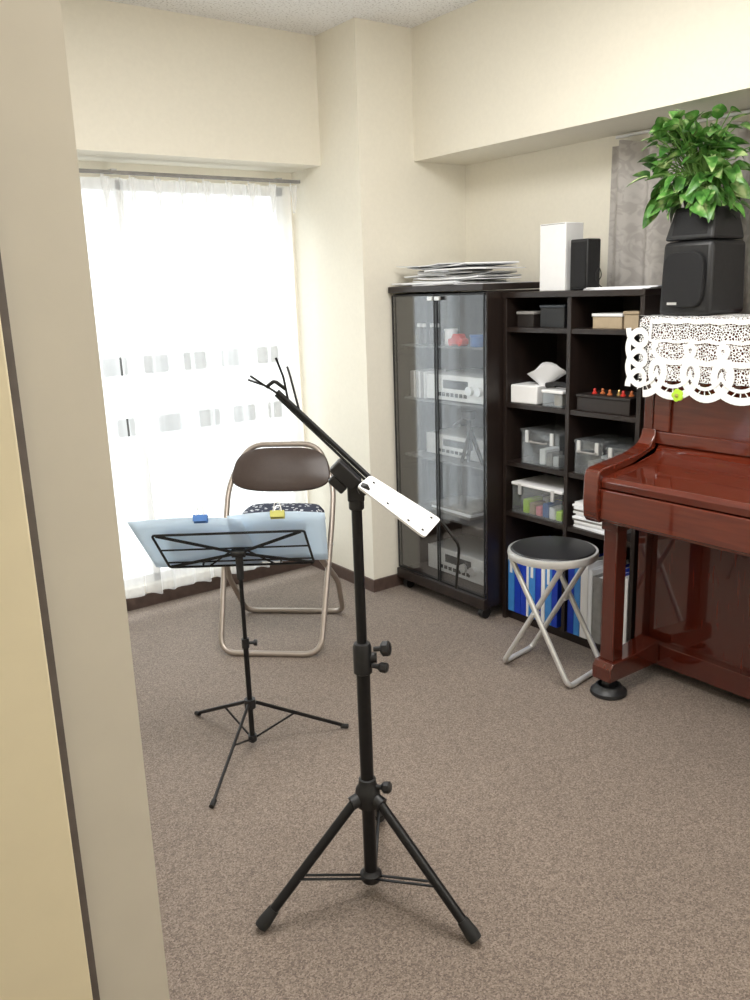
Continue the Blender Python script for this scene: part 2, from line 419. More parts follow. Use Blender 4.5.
def hifi(label, x, y, z, w, h, dp, knobs=2, name='stereo_component'):
    e = thing(name, label, 'audio device', (x, y, z))
    obj('chassis', G().box(0, dp, -w/2, w/2, .006, h), M['hifi'], e, bevel=.003)
    obj('faceplate', G().box(-.006, 0, -w/2-.003, w/2+.003, .006, h), M['hifi'], e, bevel=.002)
    obj('display', G().box(-.0075, -.006, -w*.18, w*.22, h*.5, h*.82), M['lcd'], e)
    for k in range(knobs):
        yy = -w*.36+k*w*.14; g = G(); g.tube([(-.006, yy, h*.5), (-.022, yy, h*.5)], h*.17, 20)
        obj('knob', g, M['silver'], e)
    for k in range(7): obj('button', G().box(-.009, -.006, -w*.16+k*w*.07, -w*.16+k*w*.07+w*.045, h*.2, h*.34), M['blackp'], e)
    for (a_, b_) in ((.01, -.45), (.01, .38), (dp-.04, -.45), (dp-.04, .38)):
        obj('foot', G().box(a_, a_+.03, w*b_, w*(b_+.07), 0, .006), M['rubber'], e)
    return e
ym = (cy0+cy1)/2
hifi('silver stereo receiver with dark display behind glass', cx0+.07, ym-.07, .925, .40, .115, .28, 2)
hifi('silver disc player with knobs behind cabinet glass', cx0+.13, ym+.0, .66, .42, .10, .24, 1)
hifi('wide silver amplifier at bottom of glass cabinet', cx0+.12, ym-.02, .10, .44, .12, .24, 3)
def simple(name, label, cat, g, m, loc, rotz=0, bevel=.003, group=None):
    o = obj(name, g, m, None, loc, (0, 0, rotz), bevel=bevel); tag(o, label, cat, group); return o
for k in range(3):
    simple('manual', 'white booklet lying on lower cabinet shelf', 'booklet', G().box(0, .2, -.14, .14, 0, .012), M['paper'] if k % 2 else M['greyc'], (cx0+.10, ym+.02, .40+.0123*k), .04*(k-2), .001, 'booklets in the glass cabinet')
e = thing('stand_shape', 'small black stand shape inside the glass cabinet', 'tripod', (cx0+.088, ym-.13, .66), .2)  # black stand shape added behind the glass, built as a small tripod
obj('center_column', G().tube([(0,.0,.06),(0,.01,.20)], .010, 10), M['black'], e)
for k in range(3):
    a = 2*math.pi*k/3+.4
    obj('leg', G().tube([(0,.0,.15),(.018*math.cos(a),.065*math.sin(a),.007)], [.010,.008], 10), M['black'], e)
obj('pan_head', G().box(-.018,.018,-.015,.035,.195,.232).tube([(0,.03,.205),(-.01,.085,.165)], .006, 8), M['blackp'], e, bevel=.003)
simple('toy_car', 'small red toy on cabinet shelf behind glass', 'toy', G().prism([(-.045,.008),(.045,.008),(.045,.03),(.025,.034),(.015,.052),(-.02,.052),(-.03,.034),(-.045,.03)], -.02, .02, 'x').cyl((-.024,-.028,.01),(.024,-.028,.01),.0095,12).cyl((-.024,.028,.01),(.024,.028,.01),.0095,12), M['red'], (2.47, ym-.06, 1.165))
simple('storage_tin', 'small blue tin on cabinet shelf behind glass', 'tin', G().lathe([(.03,0),(.032,.003),(.032,.04),(.034,.042),(.034,.05),(.0,.051)]), M['clipblue'], (2.48, ym-.17, 1.165), bevel=0)
simple('storage_tin', 'small white tin on cabinet shelf behind glass', 'tin', G().lathe([(.026,0),(.028,.003),(.028,.06),(.030,.062),(.030,.07),(.0,.071)]), M['white'], (2.50, ym+.02, 1.165), bevel=0)
for k in range(4):
    e = thing('glass_bottle', 'small dark glass bottle on cabinet shelf', 'bottle', (2.48+.01*(k % 2), ym+.09+.045*k, 1.165), group='bottles on the cabinet shelf')
    obj('bottle_body', G().lathe([(.015,0),(.017,.004),(.017,.055),(.008,.07),(.008,.078)]), M['espin'], e)
    obj('bottle_cap', G().lathe([(.010,.076),(.010,.092),(.0,.093)]), M['white'], e)
for k in range(9):
    y = ym+.155+.012*k
    simple('compact_disc_case', 'thin disc case standing on cabinet shelf', 'disc case', G().box(0,.125,0,.010,0,.12), M['greyc'] if k % 3 else M['white'], (2.46, y, .925), bevel=.001, group='disc cases in the glass cabinet')

zz = ct
for k in range(19):
    w_, l_ = random.choice(((.21,.297),(.257,.364),(.21,.297),(.26,.33)))
    th = random.choice((.002,.003,.005,.006)); cur = random.uniform(-.006,.012)
    fx = random.uniform(cx0+.12, cx0+.20); fy = ym+random.uniform(-.13,.12)
    rz = random.uniform(-.25,.25)
    if k < 4: w_, l_, fx, fy = .30, .42, cx0+.17, ym+(-.05,.09,.02,.10)[k]; rz = (.06,-.07,.1,.02)[k]; cur = 0
    if k < 8: cur = max(cur, 0)
    ext = l_/2*math.cos(rz)+w_/2*abs(math.sin(rz)); fy = min(fy, 3.132-ext)
    ext = w_/2*math.cos(rz)+l_/2*abs(math.sin(rz)); fx = min(fx, 2.86-ext)
    g = G()
    def top(u, v, d=0): return ((u-.5)*w_, (v-.5)*l_, d+cur*(2*abs(v-.5))**3)
    nu, nv = 4, 12
    g.grid(lambda u, v: top(u, v, th), nu, nv); g.grid(lambda u, v: top(1-u, v, 0), nu, nv)
    g.grid(lambda u, v: top(0, 1-u, th*v), nv, 1); g.grid(lambda u, v: top(1, u, th*v), nv, 1)
    g.grid(lambda u, v: top(u, 0, th*v), nu, 1); g.grid(lambda u, v: top(1-u, 1, th*v), nu, 1)
    simple('sheet_music', 'loose white sheets of music piled on the cabinet', 'paper', g, M['paper'], (fx, fy, zz), rz, 0, 'papers piled on the cabinet')
    zz += th+.0003

# ------------------------------------------------------------------ bookshelf
bx0, bx1, by0, by1, bt = 2.49, 2.795, 1.835, 2.507, 1.383
dv = 2.165
E = thing('open_bookshelf', 'dark espresso open bookcase with two columns of shelves', 'bookshelf', (bx0, by0, 0))
W, D = by1-by0, bx1-bx0; dl = dv-by0
g = G().box(0, D, 0, .018, 0, bt-.022).box(0, D, W-.018, W, 0, bt-.022).box(0, D, dl-.009, dl+.009, .04, bt-.022).box(D-.006, D, .018, W-.018, .04, bt-.022).box(.02, D-.006, .018, W-.018, .0, .04)
obj('body', g, M['espresso'], E, bevel=.001)
obj('top_panel', G().box(-.004, D, -.002, W+.002, bt-.022, bt), M['espresso'], E, bevel=.002)
SZ = (1.246, .943, .70, .484, .04)
for z in SZ[:-1]:
    obj('shelf', G().box(.004, D-.006, dl+.009, W-.018, z-.018, z), M['espresso'], E)
    obj('shelf', G().box(.004, D-.006, .018, dl-.009, z-.018, z), M['espresso'], E)

def boxed(name, label, cat, x, y, z, dx, dy, h, body, lid=None, rot=0, group=None):
    e = thing(name, label, cat, (x, y, z), rot, group)
    g = G().box(0, dx, -dy/2, dy/2, 0, .004).box(0, .003, -dy/2, dy/2, .004, h).box(dx-.003, dx, -dy/2, dy/2, .004, h).box(.003, dx-.003, -dy/2, -dy/2+.003, .004, h).box(.003, dx-.003, dy/2-.003, dy/2, .004, h)
    obj('container', g, body, e, bevel=.001)
    if lid: obj('lid', G().box(-.004, dx+.004, -dy/2-.004, dy/2+.004, h, h+.012), lid, e, bevel=.003)
    return e
boxed('small_box', 'small dark grey lidded box on upper shelf', 'box', 2.52, 2.415, 1.246, .12, .085, .05, M['espin'], M['greyc'], group='dark boxes on the top shelf')
boxed('small_box', 'taller dark box on upper shelf', 'box', 2.52, 2.275, 1.246, .12, .12, .075, M['blackp'], M['lcd'], group='dark boxes on the top shelf')
boxed('card_box', 'beige cardboard box on upper shelf', 'box', 2.54, 2.03, 1.246, .13, .13, .042, M['tan'], M['white'])
boxed('card_box', 'brown card box beside beige box on shelf', 'box', 2.54, 1.925, 1.246, .12, .06, .05, M['tan'], M['tan'])
e = thing('tissue_box', 'white tissue box with a tissue pulled up', 'tissue box', (2.51, 2.412, .943), .08)
obj('carton', G().box(0, .12, -.068, .068, 0, .075), M['white'], e, bevel=.006)
def tis(u, v):
    a = 2*math.pi*u; r = .014+.045*v+.012*math.sin(3*a+1)*v
    return (.06+r*math.cos(a)*.8, -.055+r*math.sin(a)*1.4-.02*v, .074+.065*v+.022*v*math.sin(2*a+.6))
obj('tissue', G().grid(tis, 26, 8), M['paper'], e)
boxed('plastic_case', 'clear small plastic case in front of tissue box', 'plastic box', 2.50, 2.25, .943, .09, .10, .055, M['clear'], M['white'])
simple('storage_tin', 'small pale tin stored inside the clear case', 'tin', G().lathe([(.02,0),(.022,.003),(.022,.04),(.0,.041)]), M['tan'], (2.545, 2.25, .9475), bevel=0)
e = thing('desk_phone', 'black handset lying on plastic case', 'telephone', (2.515, 2.25, 1.0108), .1)
obj('handset', G().tube([(.02,-.055,.012),(.025,-.02,.02),(.025,.02,.02),(.02,.055,.012)], [.011,.009,.009,.011], 10), M['blackp'], e)
e = boxed('wooden_box', 'dark flat wooden box on middle shelf', 'box', 2.51, 2.015, .943, .17, .24, .05, M['espresso'], M['espin'])
for k, (yy, mm) in enumerate(((.07,'red'),(.045,'orange'),(.0,'orange'),(-.03,'gold'),(-.06,'red'),(-.085,'orange'))):
    o = obj('wooden_figure', G().lathe([(.010,0),(.010,.004),(.006,.007),(.005,.012),(.006,.015),(.004,.019),(.0,.021)], 14), M[mm], None, (2.55+.015*(k % 2), 2.015+yy, 1.0053))
    tag(o, 'small turned wooden figure on dark box', 'figurine', 'small figures on the wooden box')
def carry(x, y, z, dx, dy, h, label, inner, lid='clear', handle=True):
    e = boxed('storage_case', label, 'storage case', x, y, z, dx, dy, h, M['clear'], M[lid], group='clear storage cases')
    if handle:
        obj('handle', G().tube(fillet([(-.006,-.04,h*.75),(-.02,-.04,h*.75),(-.02,.04,h*.75),(-.006,.04,h*.75)], .01), .004, 8), M['greyc'], e)
    for s_ in (-1, 1): obj('latch', G().box(-.007, -.001, s_*dy*.33-.008, s_*dy*.33+.008, h*.7, h+.01), M['silver'], e)
    nn = int((dy-.03)/.036)
    for k in range(nn):
        for lv in range(2):
            hh = h*(.33+.08*((k+lv) % 3))
            o = obj('stored_item', G().box(0, .05+.02*(k % 3), 0, .030, 0, hh), inner[(k+2*lv) % len(inner)], None, (x+.012+.078*lv, y-dy/2+.012+.036*k, z+.0045), (0, 0, 0), bevel=.005)
            tag(o, 'small item stored inside a clear case', 'stored item', 'items inside clear cases')
    return e
carry(2.505, 2.315, .70, .17, .20, .13, 'clear plastic case with handle on middle shelf', [M['silver'], M['greyc'], M['white'], M['blackp']])
carry(2.505, 2.07, .70, .17, .13, .12, 'smaller clear plastic case on middle shelf', [M['white'], M['greyc'], M['white']])
carry(2.505, 1.925, .70, .15, .12, .11, 'clear case with pink contents on middle shelf', [M['tan'], M['pink'], M['white']])
carry(2.50, 2.325, .484, .20, .27, .12, 'clear container with white lid and coloured contents', [M['lime'], M['white'], M['clipblue'], M['pink'], M['tan']], 'white', False)
for k in range(11):
    simple('booklet', 'thin white booklet stacked on lower shelf', 'booklet', G().box(0, .20+.01*(k % 3), -.10, .10, 0, .009), (M['paper'], M['paper'], M['white'], M['greyc'])[k % 4], (2.505+.004*(k % 2), 2.04-.004*(k % 3), .484+.0093*k), .03*((k % 5)-2), .001, 'booklets stacked on the lower shelf')
spec = [(.035,'bluel',.29),(.035,'blue',.30),(.03,'blue',.29),(.012,'paper',.27),(.035,'bluel',.30),(.03,'blue',.28),(.02,'white',.30),(.035,'bluel',.29),(.03,'blue',.30)]
LB = {'blue':'deep blue ring binder on bottom shelf','bluel':'light blue ring binder on bottom shelf','paper':'thin white folder on bottom shelf','white':'white folder on bottom shelf','greyc':'grey cloth covered folder on bottom shelf'}
def binder(y, w_, mm, h):
    e = thing('ring_binder', LB[mm], 'binder', (2.50, y, .04), group='binders on the bottom shelf')
    obj('cover', G().box(0, .22, -w_, -w_+.003, 0, h).box(0, .22, -.003, 0, 0, h).box(0, .003, -w_+.003, -.003, 0, h), M[mm], e, bevel=.0008)
    obj('pages', G().box(.006, .205, -w_+.0035, -.0035, .006, h-.012), M['paper'], e)
    if w_ > .033 and mm == 'bluel':
        obj('spine_label', G().box(-.0008, -.0001, -w_*.7, -w_*.3, h*.6, h*.85), M['white'], e)
yy = 2.482
for (w_, mm, h) in spec:
    binder(yy, w_, mm, h); yy -= w_+.002
yy = 2.150
for (w_, mm, h) in [(.03,'blue',.29),(.03,'bluel',.28),(.035,'white',.31),(.02,'paper',.29),(.045,'greyc',.27),(.02,'white',.3),(.035,'blue',.31),(.03,'blue',.31),(.025,'white',.30)]:
    binder(yy, w_, mm, h); yy -= w_+.002

e = thing('white_speaker', 'white rectangular box speaker on the bookcase', 'speaker', (2.56, 2.315, bt))
obj('cabinet', G().box(0, .10, -.065, .065, 0, .25), M['white'], e, bevel=.003)
obj('seam', G().box(-.001, 0, -.06, .06, .245, .247), M['greyc'], e)
e = thing('small_speaker', 'small black desktop speaker beside the white box', 'speaker', (2.565, 2.19, bt))
obj('cabinet', G().box(0, .075, -.042, .042, 0, .185), M['blackp'], e, bevel=.006)
obj('grille', G().box(-.004, -.0002, -.036, .036, .01, .175), M['grille'], e, bevel=.004)
obj('cable', G().tube(fillet([(.06,-.043,.03),(.05,-.07,.05),(.03,-.07,.09),(.02,-.06,.04),(.04,-.08,.004),(.10,-.08,.004)], .03), .002, 6), M['rubber'], e)
for k in range(3):
    simple('paper_sheet', 'loose white paper lying on the bookcase', 'paper', G().box(0, .21, -.14, .14, 0, .003), M['paper'], (2.51+.012*k, 1.99-.01*k, bt+.0032*k), .12*k-.1, 0, 'papers on the bookcase')

# ------------------------------------------------------------------ piano
py1, py0 = 1.82, .33
E = thing('upright_piano', 'glossy mahogany red upright piano with closed lid', 'piano', (2.49, (py0+py1)/2, 0))
HY = (py1-py0)/2
bxF, bxB = .0, .31
for sgn in (1, -1):
    ya, yb = (HY-.035, HY) if sgn > 0 else (-HY, -HY+.035)
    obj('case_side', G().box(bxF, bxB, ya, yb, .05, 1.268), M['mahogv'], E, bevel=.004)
    prof = [(-.302,.650),(-.307,.70),(-.305,.785),(-.298,.806),(-.280,.815),(-.22,.822),(-.10,.838),(-.035,.858),(-.010,.885),(-.001,.915),(-.001,.632),(-.288,.632)]
    yc0, yc1 = (HY-.055, HY+.003) if sgn > 0 else (-HY-.003, -HY+.055)
    obj('key_arm', G().prism(prof, yc0, yc1, 'y'), M['mahog'], E, bevel=.005)
    yl = HY-.095 if sgn > 0 else -HY+.04
    g = G().box(-.245, -.19, yl, yl+.055, .13, .632)
    g.box(-.252, -.183, yl-.006, yl+.061, .60, .632)
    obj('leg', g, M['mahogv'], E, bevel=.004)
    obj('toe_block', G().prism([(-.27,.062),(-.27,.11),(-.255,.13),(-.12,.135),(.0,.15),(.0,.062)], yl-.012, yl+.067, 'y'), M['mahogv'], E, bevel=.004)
    g = G(); g.tube([(-.225, yl+.012, .035), (-.225, yl+.043, .035)], .021, 18); g.box(-.235, -.215, yl+.01, yl+.045, .04, .062)
    obj('caster', g, M['blackp'], E)
    yc = 0.5*(py0+py1)+yl+.0275
    o = obj('caster_cup', G().lathe([(.060,0),(.064,.004),(.062,.014),(.050,.022),(.044,.034),(.038,.036),(.034,.013),(.0,.0125)], 32), M['blackp'], None, (2.49-.225, yc, 0))
    tag(o, 'round black caster cup under the piano leg', 'caster cup', 'caster cups under the piano')
obj('back_panel', G().box(bxB-.02, bxB, -HY+.035, HY-.035, .05, 1.268), M['mahogv'], E)
obj('top_lid', G().box(-.022, bxB+.002, -HY-.012, HY+.012, 1.268, 1.290), M['mahog'], E, bevel=.005)
obj('upper_panel', G().box(.018, .036, -HY+.035, HY-.035, .86, 1.268), M['mahog'], E, bevel=.002)
g = G().box(.006, .018, -HY+.035, HY-.035, .86, .905).box(.006, .018, -HY+.035, -HY+.10, .905, 1.268).box(.006, .018, HY-.10, HY-.035, .905, 1.268)
obj('panel_moulding', g, M['mahog'], E, bevel=.004)
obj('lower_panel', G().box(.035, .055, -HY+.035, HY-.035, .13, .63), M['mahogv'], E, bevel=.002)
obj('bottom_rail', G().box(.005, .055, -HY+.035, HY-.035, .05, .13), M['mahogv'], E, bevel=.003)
obj('key_bed', G().box(-.27, .03, -HY+.055, HY-.055, .632, .672), M['mahog'], E, bevel=.003)
obj('key_slip', G().box(-.288, -.27, -HY+.055, HY-.055, .645, .748), M['mahog'], E, bevel=.004)
prof = [(-.283,.752),(-.288,.775),(-.278,.790),(-.20,.799),(-.08,.812),(-.012,.830),(.018,.86),(.018,.835),(-.20,.785),(-.268,.765),(-.27,.752)]
obj('fallboard', G().prism(prof, -HY+.056, HY-.056, 'y'), M['mahog'], E, bevel=.002)
for k in range(3): obj('pedal', G().prism([(-.06,.055),(-.05,.07),(.03,.085),(.03,.075)], -.09+k*.08, -.06+k*.08, 'y'), M['gold'], E, bevel=.003)

# lace cover
E = thing('lace_runner', 'white cotton tape lace cover draped over piano top', 'lace cloth', (2.46, 1.05, 1.294))
y0, y1 = -.70, .80
def xw(y, z): return -.0125-.007*math.sin(y*30)*min(1, max(0, -z/.2))
def lace(u, v):
    y = y0+(y1-.03-y0)*u
    if v < .4: return (.18*(1-v/.4)-.010*(v/.4), y, 0)
    t = (v-.4)/.6
    return (xw(y, -.2*t), y, -.002-.205*t)
obj('net', G().grid(lace, 150, 14), M['net'], E)
def ribbon(g, pts, w_, off=.0):
    P = [Vector(p) for p in pts]; vs = []; m = len(P)
    for i in range(m):
        t = (P[min(i+1, m-1)]-P[max(i-1, 0)]); t = t.normalized() if t.length else Vector((1, 0)); nn = Vector((-t.y, t.x))
        for s_ in (-1, 1):
            q = P[i]+nn*w_*s_*.5; vs.append((xw(q.x, q.y)-.002-off-.0012*(1+math.sin(i*.23)), q.x, min(q.y, -.001)))
    g.add(vs, [(2*i, 2*i+1, 2*i+3, 2*i+2) for i in range(m-1)])
g = G()
pitch = .118
nl = int((y1-y0)/pitch)
def loops(zc, R, d, w_, off, ph, n, yst):
    pts = []
    for i in range(n*34+1):
        a = 2*math.pi*i/34+ph
        pts.append((yst-(a-ph)/(2*math.pi)*pitch-d*math.sin(a), zc-R*math.cos(a)))
    ribbon(g, [p for p in pts if p[0] > y0], w_, off)
loops(-.200, .056, .052, .024, .002, 0, nl, y1-.055)
loops(-.198, .026, .020, .012, .005, 0, nl, y1-.055)
loops(-.118, .028, .040, .018, .001, math.pi, nl, y1-.11)
for k in range(nl):
    yc = y1-.055-k*pitch
    for j in range(5):
        a = math.radians(200+35*j)
        ribbon(g, [(yc+.022*math.cos(a), -.205+.026*math.sin(a)), (yc+.046*math.cos(a), -.205+.046*math.sin(a))], .004, .0005)
for z_, w_ in ((-.078, .010), (-.014, .016)):
    ribbon(g, [(y0+(y1-.075-y0)*k/300, z_+.002*math.sin(k*.4)) for k in range(301)], w_, .001)
ribbon(g, [(y1-.078, -.014-.066*k/10) for k in range(11)], .010, .001)
pts = []
for i in range(3*34+1):
    a = 2*math.pi*i/34
    pts.append((y1-.026+.036*math.cos(a), -.038-a/(2*math.pi)*.066+.040*math.sin(-a)))
ribbon(g, pts, .021, .003)
obj('tape', g, M['lace'], E)
g = G()
for k in range(3):
    pts = [(.03+.05*k+.008*math.sin(i*.5), y0+(y1-y0)*i/200) for i in range(201)]
    g.add([(x+dd, y, .0015) for (x, y) in pts for dd in (-.007, .007)], [(2*i, 2*i+1, 2*i+3, 2*i+2) for i in range(200)])
obj('top_tape', g, M['lace'], E)
e = thing('flower_clip', 'small lime green flower shaped clip on the lace edge', 'clip', (2.424, 1.645, 1.045))
g = G()
for k in range(5):
    a = 2*math.pi*k/5
    g.lathe([(.0,-.004),(.010,-.003),(.011,0),(.010,.003),(.0,.004)], 14, (0,0), Matrix.Translation((0, .011*math.cos(a), .011*math.sin(a))) @ Matrix.Rotation(math.pi/2, 4, 'Y'))
obj('petals', g, M['lime'], e)
obj('center', G().lathe([(.0,-.003),(.006,-.002),(.006,.002),(.0,.005)], 14, (0,0), Matrix.Translation((-.005,0,0)) @ Matrix.Rotation(-math.pi/2, 4, 'Y')), M['clipyel'], e)

# big speaker
zt = 1.2965
E = thing('bookshelf_speaker', 'black two tier loudspeaker with rounded cloth grille on piano', 'speaker', (2.472, 1.675, zt))
obj('cabinet', G().prism([(0,-.096),(.21,-.092),(.21,.088),(0,.096)], 0, .232, 'z', poly2=[(.006,-.092),(.203,-.088),(.203,.082),(.006,.090)]), M['blackp'], E, bevel=.016)
obj('upper_cabinet', G().prism([(.006,-.090),(.195,-.085),(.195,.080),(.006,.088)], .234, .338, 'z', poly2=[(.036,-.075),(.178,-.070),(.178,.064),(.036,.072)]), M['blackp'], E, bevel=.010)
gp = []
for k in range(40):
    a = 2*math.pi*k/40; c_, s_ = math.cos(a), math.sin(a)
    gp.append((.074*math.copysign(abs(c_)**.5, c_), .112+.088*math.copysign(abs(s_)**.5, s_)))
g = G(); g.prism(gp, -.014, .006, 'x'); obj('grille', g, M['grille'], E, bevel=.005)
obj('badge', G().box(-.0155, -.014, .015, .050, .034, .042), M['silver'], E)
obj('upper_grille', G().prism([(.010,.250),(.031,.325),(.041,.325),(.022,.250)], -.065, .062, 'y'), M['grille'], E, bevel=.002)

# plant
E = thing('potted_pothos', 'bushy variegated green pothos in a dark pot', 'plant', (2.565, 1.705, zt+.339))
obj('pot', G().lathe([(.036,0),(.040,.004),(.050,.05),(.052,.055),(.052,.062),(.047,.062),(.045,.052),(.0,.050)]), M['pot'], E)
stems = G(); leaves = G()
def leaf(g, T, L_, W_, curl):
    n = 9; vs = []; fs = []
    for i in range(n+1):
        t = i/n; hw = W_*.5*(math.sin(math.pi*min(1, t**.60))**.78 if 0 < t < 1 else 0)
        zc = -curl*t*t*L_
        vs += [(t*L_, -hw, zc+hw*.35), (t*L_, 0, zc), (t*L_, hw, zc+hw*.35)]
    for i in range(n):
        for j in range(2): fs.append((3*i+j, 3*i+j+1, 3*i+3+j+1, 3*i+3+j))
    g.add(vs, fs, T)
lc = 0
while lc < 240:
    th = random.uniform(0, 2*math.pi)
    kind = random.random(); up_ = False
    if kind < .38:   # low skirt around the pot, mostly towards the room
        th = random.uniform(math.radians(75), math.radians(300)); R = random.uniform(.06, .14)
        hx = R*math.cos(th)*.8; hy = R*math.sin(th); hz = random.uniform(-.005, .10)
    elif kind < .60:  # upright sprigs
        th = random.uniform(math.radians(60), math.radians(300)); R = random.uniform(.02, .11); up_ = True
        hx = R*math.cos(th)-.03; hy = R*math.sin(th)*1.2; hz = random.uniform(.16, .265)
    else:
        el = math.radians(random.uniform(5, 80)); R = random.uniform(.08, .165)
        hx = R*math.cos(el)*math.cos(th); hy = R*math.cos(el)*math.sin(th)*1.05; hz = .075+R*math.sin(el)*1.2
    hx = min(hx, .11); hy = min(hy, .155)
    if hz > .225 and hx > -.02 and not up_: hz = random.uniform(.13, .225)
    p0 = Vector((random.uniform(-.03,.03), random.uniform(-.03,.03), .052)); p2 = Vector((hx, hy, hz)); pm = (p0+p2)/2+Vector((0, 0, .05))
    stems.tube([p0*(1-t)**2+pm*2*t*(1-t)+p2*t*t for t in (0, .25, .5, .75, 1)], .0018, 5)
    yaw = math.atan2(hy, hx)+random.uniform(-.9, .9)
    pit_ = random.uniform(-1.0, .1) if up_ else (random.uniform(-.8, .4) if hz > .10 else random.uniform(.1, 1.0))
    L_ = random.uniform(.050, .082)
    if up_: L_ = min(L_, max(.03, .29-hz))
    T = Matrix.Translation(p2) @ Matrix.Rotation(yaw, 4, 'Z') @ Matrix.Rotation(pit_, 4, 'Y') @ Matrix.Rotation(random.uniform(-.9,.9), 4, 'X')
    leaf(leaves, T, L_, random.uniform(.033, .048), random.uniform(.1, .6)); lc += 1
obj('stems', stems, M['stem'], E)
obj('leaves', leaves, M['leaf'], E)

# ------------------------------------------------------------------ stool
sx, sy = plan(.643, 2.965)
E = thing('folding_stool', 'round folding stool with black padded seat and silver legs', 'stool', (sx, sy, 0), VR+math.radians(-45))
dz = .022
obj('seat_pad', G().lathe([(.0,.432+dz),(.145,.432+dz),(.153,.438+dz),(.155,.446+dz),(.147,.455+dz),(.12,.460+dz),(.0,.462+dz)], 48), M['vinylb'], E)
obj('seat_rim', G().lathe([(.145,.422+dz),(.162,.424+dz),(.165,.436+dz),(.162,.449+dz),(.1535,.451+dz),(.1555,.440+dz),(.151,.432+dz),(.145,.4315+dz)], 48), M['silver'], E)
for sgn in (1, -1):
    hw = .115 if sgn > 0 else .095
    p = fillet([(-sgn*.10, -hw, .42+dz), (sgn*.15, -hw, .012), (sgn*.15, hw, .012), (-sgn*.10, hw, .42+dz)], .03)
    obj('leg', G().tube(p, .010, 12), M['silver'], E)
for s_ in (-1, 1):
    obj('pivot_bolt', G().cyl((.0, s_*.085, .25), (.0, s_*.13, .25), .006, 10), M['silver'], E)
    obj('seat_bracket', G().box(-.105+.1*(s_+1)-.015, -.105+.1*(s_+1)+.015, -.11, .11, .413+dz, .426+dz), M['silver'], E)

# ------------------------------------------------------------------ folding chair
hx_, hy_ = plan(-.41, 3.39)
E = thing('folding_chair', 'brown padded metal folding chair with bronze grey tube frame', 'chair', (hx_, hy_, 0), VR+math.radians(-7))
def at(t): return -.235+.44*t
bt_ = .782
pl = fillet([(-.205,-.235,.012),(-.226,at(.62),bt_*.62),(-.226,at(.80),bt_*.80),(-.150,at(1),bt_),(.150,at(1),bt_),(.226,at(.80),bt_*.80),(.226,at(.62),bt_*.62),(.205,-.235,.012)], .07, closed=True, n=8)
obj('back_frame', G().tube(pl, .0118, 12, closed=True), M['champ'], E)
pl = fillet([(-.222,.235,.012),(-.235,.06,.22),(-.190,-.14,.405),(.190,-.14,.405),(.235,.06,.22),(.222,.235,.012)], .05, closed=True, n=8)
obj('rear_leg_frame', G().tube(pl, .0118, 12, closed=True), M['champ'], E)
def sup(w_, h_, n=48, e_=.55):
    o_ = []
    for k in range(n):
        a = 2*math.pi*k/n; c_, s_ = math.cos(a), math.sin(a)
        o_.append((w_*math.copysign(abs(c_)**e_, c_), h_*math.copysign(abs(s_)**e_, s_)))
    return o_
def pad(g, w_, h_, th, T, curve=0, taper=0, e_=.55):
    rings = [(.90, -th/2), (.98, -th*.3), (1, 0), (.98, th*.3), (.88, th*.5), (.5, th*.58)]
    base = sup(w_, h_, e_=e_); n = len(base); vs = []
    for s_, z in rings:
        for (x, y) in base:
            xx = x*s_*(1-taper*(y/h_)); vs.append((xx, y*s_, z+curve*(x/w_)**2))
    fs = [(i*n+k, i*n+(k+1) % n, (i+1)*n+(k+1) % n, (i+1)*n+k) for i in range(len(rings)-1) for k in range(n)]
    fs += [tuple(range(n-1, -1, -1)), tuple((len(rings)-1)*n+k for k in range(n))]
    g.add(vs, fs, T); return g
obj('seat', pad(G(), .195, .185, .035, Matrix.Translation((0, -.01, .428))), M['brown'], E)
tilt = math.atan2(.77, .45)
T = Matrix.Translation((0, .150, .683)) @ Matrix.Rotation(tilt, 4, 'X')
obj('backrest', pad(G(), .207, .098, .024, T, curve=.012, taper=.10, e_=.62), M['brown'], E)
for s_ in (-1, 1): obj('pivot_bolt', G().cyl((s_*.21, -.005, .40), (s_*.235, -.005, .40), .008, 10), M['silver'], E)
c_, s_ = math.cos(VR-math.radians(7)), math.sin(VR-math.radians(7))
def on_chair(lx, ly): return (hx_+c_*lx-s_*ly, hy_+s_*lx+c_*ly)
bxx, byy = on_chair(.035, -.03)
e = thing('cloth_pouch', 'navy cloth pouch with white dots on the chair seat', 'pouch', (bxx, byy, .451), VR-math.radians(9))
obj('pouch_body', pad(G(), .170, .110, .104, Matrix.Translation((0, 0, .054))), M['dots'], e)
obj('zipper', G().tube([(-.13, -.083, .102), (0, -.086, .107), (.13, -.083, .102)], .0025, 6), M['silver'], e)

# ------------------------------------------------------------------ small music stand
mx_, my_ = plan(-.417, 2.459)
E = thing('folding_music_stand', 'small black wire folding music stand with tripod base', 'music stand', (mx_, my_, 0), VR)
g = G().cyl((0,0,.02),(0,0,.36),.0085,14).cyl((0,0,.36),(0,0,.585),.0065,14)
obj('pole', g, M['black'], E)
feet = [Vector((-.642+.417, 2.685-2.459, .008)), Vector((-.119+.417, 2.56-2.459, .008)), Vector((-.491+.417, 2.132-2.459, .008))]
for ft in feet:
    d = Vector((ft.x, ft.y, 0)).normalized(); top = d*.018+Vector((0, 0, .155))
    l = obj('leg', G().tube([top, ft], .0045, 8, flat=1.4), M['black'], E)
    obj('foot_cap', G().tube([ft-d*.02+Vector((0,0,.006)), ft+d*.004], .0075, 10), M['rubber'], l)
    mid = top.lerp(ft, .42)
    obj('brace', G().tube([d*.012+Vector((0, 0, .035)), mid], .0035, 8), M['black'], E)
obj('collar', G().cyl((0,0,.14),(0,0,.17),.018,14), M['blackp'], E)
obj('collar', G().cyl((0,0,.025),(0,0,.045),.014,14), M['blackp'], E)
